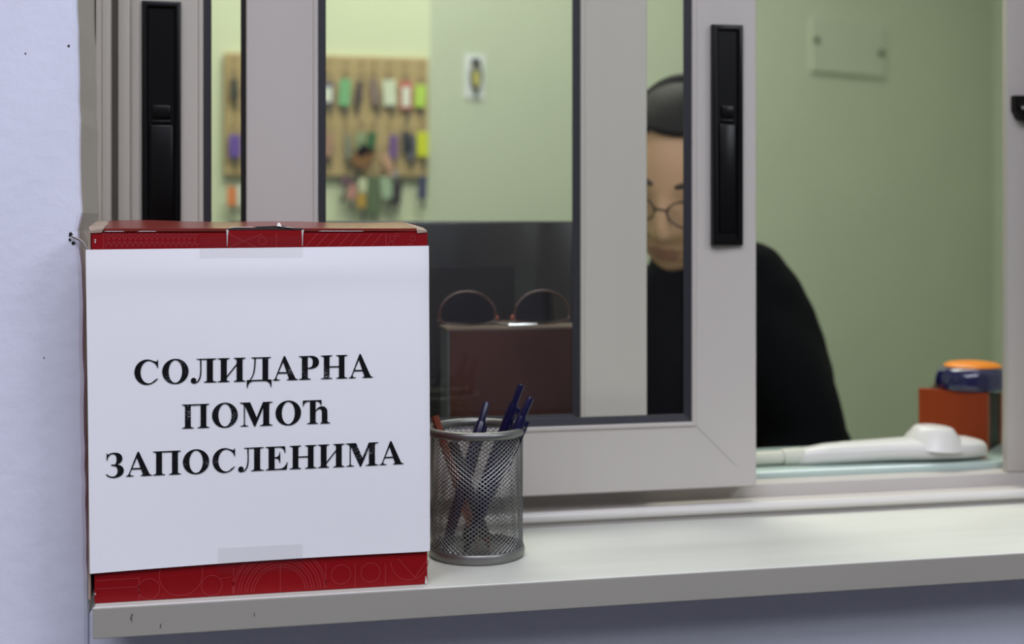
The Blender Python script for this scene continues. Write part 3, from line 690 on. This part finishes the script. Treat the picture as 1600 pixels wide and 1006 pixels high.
# ------------------------------------------------------------------ key board and keys
kb = thing('key_board', 'brown wooden key board hung on the yellow-green office wall', 'key board', (.19, CY, 1.225))
KX0, KX1, KZ0, KZ1, KY = -.0344, .4185, 1.2255, 1.497, CY - .016
m = MB(); m.bbox(KX0, KX1, KY, CY, KZ0, KZ1, .003); m.build('board_panel', M['board'], kb)
m = MB()
hk = [(0, 0, 0), (0, -.012, 0), (0, -.017, .003), (0, -.018, .009)]
m.tube(hk, .0014, 6); proto = m.build('hook', M['key'], kb, smooth=True)
proto.data.name = 'hook'
XS = [-.012, .035, .082, .129, .1916, .2314, .2671, .2950, .3275, .3660, .4010]
first = True
for z in (1.476, 1.447, 1.343, 1.240):
    for x in XS:
        ob = proto if first else proto.copy()
        if not first: COL.objects.link(ob); ob.parent = kb
        ob.location = Vector((x, KY, z)) - Vector(kb['_o'])
        first = False
# rest the key board's hook prototype mesh around its own origin
for v in proto.data.vertices: v.co = v.co + Vector(kb['_o'])

def plate_mesh(w, h, th, mt, nm, mt2=None):
    m = MB(); m.bbox(-w/2, w/2, -th/2, th/2, -h, 0, .0012)
    if mt2: 
        m.cur = 1; m.box(-w/2 + .004, w/2 - .004, -th/2 - .0004, -th/2, -h + .006, -.012)
    me = bpy.data.meshes.new(nm); me.from_pydata(m.v, [], m.f); me.materials.append(mt)
    if mt2: me.materials.append(mt2)
    for p, i in zip(me.polygons, m.mi): p.material_index = i
    return me
m = MB(); m.lathe([(.0045, -.0012), (.0085, -.0012), (.0085, .0012), (.0045, .0012), (.0045, -.0012)], (0, 0, -.008), 14, Matrix.Rotation(PI/2, 4, 'X')); m.box(-.0028, .0028, -.001, .001, -.046, -.015); m.box(.0028, .0052, -.001, .001, -.042, -.030)
kme = bpy.data.meshes.new('key'); kme.from_pydata(m.v, [], m.f); kme.materials.append(M['key'])
m = MB(); m.tube([(.009*math.cos(i*PI/8), 0, .009*math.sin(i*PI/8)) for i in range(16)], .0009, 5, closed=True)
rme = bpy.data.meshes.new('ring'); rme.from_pydata(m.v, [], m.f); rme.materials.append(M['key'])
def tagcol(n, c): return mat(n + ' tag', c, .45)
W_ = tagcol('white', (.75, .80, .68)); 
KT = [  # x, z(top of tag), w, h, colour, second colour, tilt, tag-words
 (-.0122, 1.440, .016, .046, 'dark grey', (.05, .055, .045), None, 0, 'top row, left of the front stile'),
 (.1916, 1.4385, .026, .050, 'white', (.12, .10, .16), W_, 0, 'in dark border, top row beside the front stile'),
 (.2314, 1.4456, .026, .060, 'green', (.20, .48, .22), None, 4, 'top row, between white and black tags'),
 (.2640, 1.4400, .015, .052, 'black', (.07, .055, .05), None, 9, 'slim, tilted, top row right of the green tag'),
 (.2929, 1.4450, .018, .056, 'pinkish grey', (.24, .17, .15), None, -5, 'top row, left of the white tag'),
 (.3275, 1.4460, .030, .058, 'pale cream', (.66, .72, .55), None, -3, 'wide, middle of the top row'),
 (.3665, 1.4430, .026, .062, 'red', (.58, .12, .12), W_, 0, 'with a white centre, top row'),
 (.4005, 1.4360, .026, .050, 'lime green', (.48, .70, .10), None, 3, 'top row, right end of the board'),
 (-.0109, 1.318, .026, .050, 'purple', (.14, .08, .36), None, 0, 'middle row, left of the front stile'),
 (.1774, 1.318, .012, .040, 'teal', (.14, .30, .18), None, 0, 'middle row, half hidden by the front stile'),
 (.1958, 1.322, .016, .050, 'dusty pink', (.42, .24, .17), None, 4, 'middle row, beside the front stile'),
 (.2356, 1.322, .014, .054, 'grey', (.22, .24, .17), None, 0, 'middle row, under the green tag'),
 (.2642, 1.326, .022, .054, 'sage green', (.25, .33, .18), None, -2, 'middle row, left of the dark green tag'),
 (.2910, 1.328, .020, .050, 'dark green', (.03, .13, .04), None, 8, 'middle row, below the pinkish grey tag'),
 (.3391, 1.322, .020, .052, 'violet', (.17, .09, .26), None, 3, 'middle row, right of the dark green tag'),
 (.3665, 1.330, .022, .050, 'black', (.04, .045, .05), None, -4, 'middle row, left of the grey-blue tag'),
 (.3800, 1.322, .018, .054, 'grey-blue', (.12, .13, .16), None, 3, 'middle row, beside the yellow tag'),
 (.4045, 1.330, .026, .056, 'bright yellow', (.62, .68, .02), None, 0, 'middle row, right end of the board'),
 (-.0175, 1.2035, .018, .042, 'orange', (.75, .22, .06), None, 0, 'below the board, left of the front stile'),
 (-.0005, 1.2085, .014, .046, 'white', (.62, .66, .55), None, 0, 'below the board, hugging the front stile'),
 (.2385, 1.2265, .026, .020, 'plum', (.14, .07, .10), None, 20, 'lying crosswise below the board'),
 (.2480, 1.2110, .018, .034, 'salmon pink', (.52, .24, .20), None, 8, 'below the board, under the plum tag'),
 (.2660, 1.1900, .020, .032, 'ochre', (.48, .29, .04), None, 0, 'lowest tag hanging below the board'),
 (.2690, 1.2240, .018, .030, 'cream', (.60, .64, .42), None, 0, 'below the board, above the ochre tag'),
 (.2929, 1.2270, .030, .085, 'olive green', (.10, .15, .07), None, 0, 'long, below the board centre'),
 (.3200, 1.2280, .026, .050, 'pale green', (.33, .45, .30), None, -6, 'below the board, right of the olive tag'),
 (.3480, 1.2160, .022, .050, 'black', (.025, .02, .025), None, 6, 'below the board, under a silver disc'),
 (.4060, 1.2300, .020, .052, 'navy', (.05, .06, .12), None, 4, 'below the board, right end'),
 (.2850, 1.2950, .040, .052, 'brown leather', (.22, .105, .025), None, 30, 'lower middle of the board'),  # brown piece over a darker brown part of the board
 (.3160, 1.2790, .022, .058, 'peach', (.52, .31, .19), None, -22, 'lower middle of the board, beside the violet tag'),
]
for x, z, w, h, cn, c, c2, tl, wh in KT:
    t = thing('key_tag', ('%s key tag, %s' % (cn, wh)), 'key tag', (x, KY - .010, z), 'key tags hanging on the key board')
    t.rotation_euler = (0, R(tl), 0)
    for nm, me, loc in (('tag', plate_mesh(w, h, .003, tagcol(cn, c), 'tag', c2), (0, 0, -.003)), ('ring', rme, (0, 0, .005)), ('key', kme, (.004, .004, -.016 if h < .045 else -h + .022))):
        ob = bpy.data.objects.new(nm, me); COL.objects.link(ob); ob.parent = t; ob.location = loc
# silver disc fob
t = thing('round_fob', 'round silver disc fob below the key board', 'key tag', (.342, KY - .014, 1.2302))
m = MB(); m.tube([(.342, KY - .014, 1.2302), (.342, KY - .017, 1.2302)], .0085, 16); m.build('disc', M['bright_metal'], t)
m = MB(); m.tube([(.342 + .006*math.cos(i*PI/6), KY - .012, 1.242 + .006*math.sin(i*PI/6)) for i in range(12)], .0008, 5, closed=True); m.build('ring', M['key'], t)

# key hanging on its white card on the slanting wall
def on_part(t, z, out): return Vector((CX + t*tx + out*ty, CY + t*ty - out*tx, z))
kh = thing('wall_key_hook', 'white card with dark key and yellow tag on the green wall', 'key hook', on_part(.115, 1.462, 0))
def pbox(m, t0, t1, o0, o1, z0, z1):
    ps = [on_part(t0, 0, o0), on_part(t1, 0, o0), on_part(t1, 0, o1), on_part(t0, 0, o1)]; m.prism_z([(p.x, p.y) for p in ps], z0, z1)
m = MB(); pbox(m, .090, .143, 0, .003, 1.412, 1.514); m.build('card', mat('white card', (.74, .78, .80), .6), kh)
m = MB(); pbox(m, .108, .124, .003, .016, 1.490, 1.503); m.build('hook', M['black_plastic'], kh)
m = MB(); m.tube([on_part(.116 + .014*math.cos(i*PI/10), 1.466 + .030*math.sin(i*PI/10), .012) for i in range(20)], .003, 6, closed=True); m.build('key_ring', M['key'], kh, smooth=True)
m = MB(); pbox(m, .107, .121, .010, .014, 1.440, 1.474); m.build('tag', mat('yellow tag', (.55, .50, .12), .5), kh)
m = MB(); pbox(m, .112, .120, .009, .012, 1.418, 1.442); m.build('key', M['key'], kh)

# blank plate on the slanting wall
wp = thing('wall_plate', 'blank green cover plate with two screws on the slanting office wall', 'wall plate', on_part(1.34, 1.62, 0))
m = MB(); pbox(m, 1.197, 1.486, 0, .010, 1.544, 1.693)
bm_ = m.build('cover', M['plate'], wp)
for tt, zz in ((1.212, 1.630), (1.470, 1.612)):
    m = MB(); m.tube([on_part(tt, zz, .009), on_part(tt, zz, .014)], .010, 12); m.build('screw', M['screw'], wp)

# ------------------------------------------------------------------ seated person
HC = Vector((.5245, 1.480, 1.173))           # head centre
HR = Matrix.Translation(HC) @ Matrix.Rotation(R(-34), 4, 'Z') @ Matrix.Rotation(R(23), 4, 'X') @ Matrix.Rotation(R(9), 4, 'Y')
def sm(a, b, x):
    t = max(0, min(1, (x-a)/(b-a))); return t*t*(3-2*t)
def ga(x, s): return math.exp(-(x/s)**2)
def head_pt(n, grow=0):
    x, y, z = n.x*.0735, n.y*.094, n.z*.116
    f = sm(.0, -.75, n.y)                        # front weight
    low = sm(.0, -.9, n.z)
    x *= 1 - .30*low*(.4 + .6*f); y *= 1 - .10*low
    if n.y > 0: z += .006*sm(0, 1, n.z); x *= 1 - .22*low
    if n.y > 0 and n.z < 0: y *= 1 - .25*low
    y += .006*f*sm(.2, .9, n.z)                  # forehead slopes back
    if f > 0:
        nose = sm(.018, -.026, z) * sm(-.046, -.034, z)
        y -= f*.021*nose*ga(x, .0095 + .004*sm(-.01, -.035, z))
        y -= f*.004*ga(z-.002, .018)*ga(x, .008)
        for s in (-1, 1):
            y += f*.0085*ga(x - s*.031, .0135)*ga(z - .004, .0105)
            y -= f*.0040*ga(x - s*.030, .018)*ga(z - .024, .007)
            y -= f*.0030*ga(x - s*.036, .016)*ga(z + .030, .016)
        y -= f*.0058*ga(x, .019)*ga(z + .0605, .0050)
        y -= f*.0068*ga(x, .016)*ga(z + .0725, .0055)
        y += f*.0030*ga(x, .020)*ga(z + .0665, .0022)
        y += f*.0030*ga(x, .02)*ga(z + .084, .005)
        y -= f*.0075*ga(x, .018)*ga(z + .1000, .012)
    v = Vector((x, y, z))
    return v + n*grow
def head_grid(nu=96, nv=80, grow=0, keep=None):
    vs = []; 
    for j in range(nv+1):
        th = PI*j/nv
        for i in range(nu):
            a = 2*PI*i/nu; n = Vector((math.sin(th)*math.cos(a), math.sin(th)*math.sin(a), math.cos(th))); vs.append((n, head_pt(n, grow)))
    fs = []
    for j in range(nv):
        for i in range(nu):
            q = (j*nu+i, j*nu+(i+1) % nu, (j+1)*nu+(i+1) % nu, (j+1)*nu+i)
            if keep is None or all(keep(*vs[k]) for k in q): fs.append(q)
    return [v for _, v in vs], fs
def clean(vs, fs):
    bm = bmesh.new(); bv = [bm.verts.new(v) for v in vs]
    for f in fs:
        try: bm.faces.new([bv[i] for i in f])
        except ValueError: pass
    bmesh.ops.remove_doubles(bm, verts=bm.verts[:], dist=1e-5)
    bmesh.ops.delete(bm, geom=[v for v in bm.verts if not v.link_faces], context='VERTS'); return bm

def skin(chains, subs=2, soft=0, balls=()):
    """chains: lists of (point, radius) sharing points by value; returns a temporary mesh"""
    pts = []; rad = []; idx = {}; edges = []
    for ch in chains:
        prev = None
        for p, r in ch:
            k = tuple(round(c, 5) for c in p)
            if k not in idx: idx[k] = len(pts); pts.append(k); rad.append(r)
            if prev is not None and prev != idx[k]: edges.append((prev, idx[k]))
            prev = idx[k]
    me = bpy.data.meshes.new('tmp'); me.from_pydata(pts, edges, [])
    ob = bpy.data.objects.new('tmp', me); COL.objects.link(ob)
    md = ob.modifiers.new('s', 'SKIN'); md.use_smooth_shade = True
    sv = me.skin_vertices[0].data
    for i, r in enumerate(rad):
        sv[i].radius = r if isinstance(r, tuple) else (r, r)
    sv[0].use_root = True
    if subs: sb = ob.modifiers.new('b', 'SUBSURF'); sb.levels = subs
    if soft:
        dg = bpy.context.evaluated_depsgraph_get(); pre = bpy.data.meshes.new_from_object(ob.evaluated_get(dg)); bpy.data.objects.remove(ob)
        b2 = bmesh.new(); b2.from_mesh(pre)
        for c_, r_ in balls:
            e_ = bmesh.new(); bmesh.ops.create_uvsphere(e_, u_segments=20, v_segments=14, radius=r_); bmesh.ops.translate(e_, verts=e_.verts[:], vec=Vector(c_))
            bmesh.ops.recalc_face_normals(e_, faces=e_.faces[:]); t_ = bpy.data.meshes.new('t'); e_.to_mesh(t_); e_.free(); b2.from_mesh(t_)
        b2.to_mesh(pre); b2.free(); ob = bpy.data.objects.new('tmp', pre); COL.objects.link(ob)
        r_ = ob.modifiers.new('r', 'REMESH'); r_.mode = 'VOXEL'; r_.voxel_size = .008; r_.use_smooth_shade = True
        q_ = ob.modifiers.new('q', 'SMOOTH'); q_.factor = .5; q_.iterations = soft
    dg = bpy.context.evaluated_depsgraph_get(); res = bpy.data.meshes.new_from_object(ob.evaluated_get(dg))
    bpy.data.objects.remove(ob); return res

PELV = (.76, 1.90, .50)
chest = (.680, 1.715, .84); neckb = (.598, 1.610, 1.045); neckt = (.566, 1.545, 1.115)
shR, shL = (.622, 1.506, 1.030), (.500, 1.690, 1.030)          # her left is image right
elR, elL = (.690, 1.440, .815), (.420, 1.560, .830)
wrR, wrL = (.500, 1.400, .797), (.380, 1.360, .797)
def hand(w, d, side):
    w = Vector(w); d = Vector(d).normalized(); sd_ = Vector((-d.y, d.x, 0)).normalized()*side; dn = Vector((0, 0, -1))
    ch = []; palm = w + d*.045
    ch.append([(tuple(w), .020), (tuple(w + d*.02), (.022, .014)), (tuple(palm), (.026, .013))])
    for k, (off, ln) in enumerate(((-.026, .060), (-.009, .070), (.009, .066), (.025, .052))):
        a = palm + d*.028 + sd_*off; b = a + d*ln*.5 + dn*.006; c = a + d*ln*.9 + dn*.018
        ch.append([(tuple(palm), (.026, .013)), (tuple(a), .0092), (tuple(b), .0082), (tuple(c), .0066)])
    t0 = w + d*.03 - sd_*.020; ch.append([(tuple(w + d*.02), (.022, .014)), (tuple(t0), .011), (tuple(t0 + d*.025 - sd_*.018), .0095), (tuple(t0 + d*.048 - sd_*.020 + dn*.008), .0075)])
    return ch
def lerp(a, b, t): return tuple(x + (y-x)*t for x, y in zip(a, b))
chains = [[(PELV, .135), (lerp(PELV, chest, .5), .125), (chest, .130), (lerp(chest, neckb, .6), .105), (neckb, .060), (neckt, .050), (tuple(HC + Vector((.008, .02, -.03))), .055)]]
for sh, el, wr, sd_ in ((shR, elR, wrR, 1), (shL, elL, wrL, -1)):
    chains.append([(lerp(chest, neckb, .6), .105), (sh, .062), (lerp(sh, el, .5), .050), (el, .043), (lerp(el, wr, .5), .036), (wr, .024)])
    chains += hand(wr, Vector(wr) - Vector(el), sd_)
hipR, hipL = (.84, 1.86, .50), (.68, 1.93, .50)
for hp, kn, ft, toe in ((hipR, (.72, 1.46, .50), (.74, 1.49, .085), (.68, 1.35, .04)), (hipL, (.54, 1.54, .50), (.56, 1.57, .085), (.50, 1.43, .04))):
    chains.append([(PELV, .135), (hp, .088), (lerp(hp, kn, .5), .075), (kn, .060), (lerp(kn, ft, .4), .055), (ft, .042), (toe, .036)])
bme = skin(chains)
bm = bmesh.new(); bm.from_mesh(bme)
hv, hf = head_grid()
hb_ = clean([HR @ v for v in hv], hf); tmpm = bpy.data.meshes.new('h'); hb_.to_mesh(tmpm); hb_.free(); bm.from_mesh(tmpm)
for s in (-1, 1):                                  # ears
    e = bmesh.new(); bmesh.ops.create_uvsphere(e, u_segments=14, v_segments=10, radius=1)
    for v in e.verts: v.co = HR @ Vector((s*(.073 + v.co.x*.0075), .012 + v.co.y*.016, -.006 + v.co.z*.030))
    bmesh.ops.recalc_face_normals(e, faces=e.faces[:]); tm = bpy.data.meshes.new('e'); e.to_mesh(tm); e.free(); bm.from_mesh(tm)
joined = bpy.data.meshes.new('j'); bm.to_mesh(joined); bm.free()
tmp = bpy.data.objects.new('tmp', joined); COL.objects.link(tmp)
rm = tmp.modifiers.new('r', 'REMESH'); rm.mode = 'VOXEL'; rm.voxel_size = .0042; rm.use_smooth_shade = True
dg = bpy.context.evaluated_depsgraph_get(); body = bpy.data.meshes.new_from_object(tmp.evaluated_get(dg)); bpy.data.objects.remove(tmp)
per = thing('person', 'person with dark pulled-back hair, glasses and black sweater, seated behind the glass looking down', 'person', (.66, 1.75, 0))
body.materials.clear(); body.materials.append(M['skin']); body.materials.append(M['lips'])
HI = HR.inverted()
for p in body.polygons:
    c = HI @ p.center; p.use_smooth = True
    if c.y < -.06 and abs(c.x) < .020*(1 - abs(c.z + .0665)/.03) and -.0775 < c.z < -.056: p.material_index = 1
    else: p.material_index = 0
body.transform(Matrix.Translation(-Vector(per['_o'])))
bo = bpy.data.objects.new('body', body); COL.objects.link(bo); bo.parent = per
# hair: cap swept back with a bun
def hairline(n, v):
    front = sm(.15, -.7, n.y)
    lim = .084*front + (-.055)*(1-front) - .012*front*ga(abs(v.x) - .066, .018) * 2
    return v.z > lim
vs, fs = head_grid(96, 80, .0095, hairline)
bmh = clean([HR @ v for v in vs], fs)
m = MB(); m.bm(bmh); ho = m.build('hair', M['hair'], per, smooth='all')
sd = ho.modifiers.new('s', 'SOLIDIFY'); sd.thickness = .010; sd.offset = -1
m = MB(); e = bmesh.new(); bmesh.ops.create_uvsphere(e, u_segments=24, v_segments=16, radius=1)
for v in e.verts: v.co = HR @ Vector((v.co.x*.034, .112 + v.co.y*.026, .012 + v.co.z*.034))
m.bm(e); m.build('hair_bun', M['hair'], per, smooth='all')
# eyes, brows
for s in (-1, 1):
    m = MB(); e = bmesh.new(); bmesh.ops.create_uvsphere(e, u_segments=16, v_segments=10, radius=.0118)
    m.bm(e, HR @ Matrix.Translation((s*.031, -.0735, .004))); eo = m.build('eye', M['eye'], per, smooth='all')
    m = MB(); m.lathe([(.0055, 0), (.004, .0012), (0, .0018)], tuple(HR @ Vector((s*.031, -.0846, .0005))), 14, HR.to_3x3().to_4x4() @ Matrix.Rotation(R(100), 4, 'X')); m.build('iris', M['iris'], eo, smooth='all')
    m = MB(); pts = []
    for i in range(9):
        t = i/8; n = Vector((s*(.16 + .50*t), -.86, .215 + .05*math.sin(PI*t*.75))).normalized(); pts.append(HR @ head_pt(n, .001))
    m.tube(pts, [.0020, .0030, .0036, .0038, .0036, .0032, .0026, .0020, .001], 8); m.build('eyebrow', M['brow'], per, smooth='all')
    m = MB(); pts = []
    for i in range(9):
        t = i/8 - .5; pts.append(HR @ Vector((s*(.031 + t*.028), -.0850 + abs(t)**2*.030, .0085 - t*t*.018)))
    m.tube(pts, .0013, 6); m.build('eyelashes', M['brow'], per, smooth='all')
# spectacles worn low on the nose
gm = []
for s in (-1, 1):
    lp = [HR @ Vector((s*.031 + .0235*math.cos(i*PI/14), -.100 + .10*abs(s*.031 + .0235*math.cos(i*PI/14))**1.6, -.001 + .0165*math.sin(i*PI/14))) for i in range(28)]
    gm.append(lp)
m = MB()
for lp in gm: m.tube(lp, .0011, 6, closed=True)
m.tube([HR @ Vector((-.0078, -.1005, .001)), HR @ Vector((0, -.1035, .0035)), HR @ Vector((.0078, -.1005, .001))], .0011, 6)
for s in (-1, 1): m.tube([HR @ Vector((s*.0545, -.092, .003)), HR @ Vector((s*.072, -.075, .004)), HR @ Vector((s*.079, .01, .006)), HR @ Vector((s*.076, .028, -.004))], .0012, 6)
so = m.build('spectacles', M['frame_metal'], per, smooth='all')
for lp in gm:
    m = MB(); m.add(lp, [tuple(range(len(lp)))]); m.build('lens', M['lens'], so, recalc=False)
# sweater, trousers, shoes
mid = lerp(chest, neckb, .6)
sc = [[(lerp(PELV, chest, -.02), .150), (lerp(PELV, chest, .5), .142), (chest, .148), (mid, .120), (lerp(mid, neckb, .9), .085), (lerp(neckb, neckt, .5), .068), (lerp(neckb, neckt, .95), .064)]]
for sh, el, wr in ((shR, elR, wrR), (shL, elL, wrL)):
    sc.append([(mid, .110), (lerp(sh, el, .06), .058), (lerp(sh, el, .25), .062), (lerp(sh, el, .55), .066), (el, .058), (lerp(el, wr, .5), .047), (lerp(el, wr, .95), .034)])
me = skin(sc, 2, 14, [((.593, 1.530, 1.057), .052), ((.606, 1.525, 1.056), .048), ((.6333, 1.511, 1.057), .041), ((.645, 1.506, 1.024), .051), ((.6585, 1.5005, .9946), .0514), ((.6665, 1.4988, .9625), .0546), ((.6745, 1.4972, .9264), .0562), ((.7215, 1.472, .845), .026), ((.7040, 1.4755, .8805), .030)]); me.transform(Matrix.Translation(-Vector(per['_o']))); me.materials.clear(); me.materials.append(M['sweater']); me.shade_smooth()
ob = bpy.data.objects.new('sweater', me); COL.objects.link(ob); ob.parent = per; ob['label'] = 'black knitted sweater'
tc_ = []
for hp, kn, ft in ((hipR, (.72, 1.46, .50), (.74, 1.49, .085)), (hipL, (.54, 1.54, .50), (.56, 1.57, .085))):
    tc_.append([(PELV, .148), (hp, .100), (lerp(hp, kn, .5), .086), (kn, .070), (lerp(kn, ft, .4), .066), (lerp(kn, ft, .92), .056)])
me = skin(tc_); me.transform(Matrix.Translation(-Vector(per['_o']))); me.materials.clear(); me.materials.append(M['trousers']); me.shade_smooth()
ob = bpy.data.objects.new('trousers', me); COL.objects.link(ob); ob.parent = per
# chair under the person
ch = thing('office_chair', 'black office chair under the seated person', 'chair', (.76, 1.90, 0))
m = MB(); m.bbox(.53, .99, 1.66, 2.12, .315, .345, .015); m.build('seat', M['chair'], ch, smooth=True)
m = MB(); m.tube([(.76, 1.90, .06), (.76, 1.90, .315)], .025, 12); m.build('pole', M['chair'], ch, smooth=True)
for k in range(5):
    a = 2*PI*k/5; m = MB(); m.tube([(.76, 1.90, .075), (.76 + .28*math.cos(a), 1.90 + .28*math.sin(a), .03)], [.022, .016], 8); m.build('leg', M['chair'], ch)
    m = MB(); m.tube([(.76 + .28*math.cos(a) - .012, 1.90 + .28*math.sin(a), .025), (.76 + .28*math.cos(a) + .012, 1.90 + .28*math.sin(a), .025)], .025, 12); m.build('caster', M['chair'], ch)

for o in bpy.data.objects:
    if '_o' in o: del o['_o']
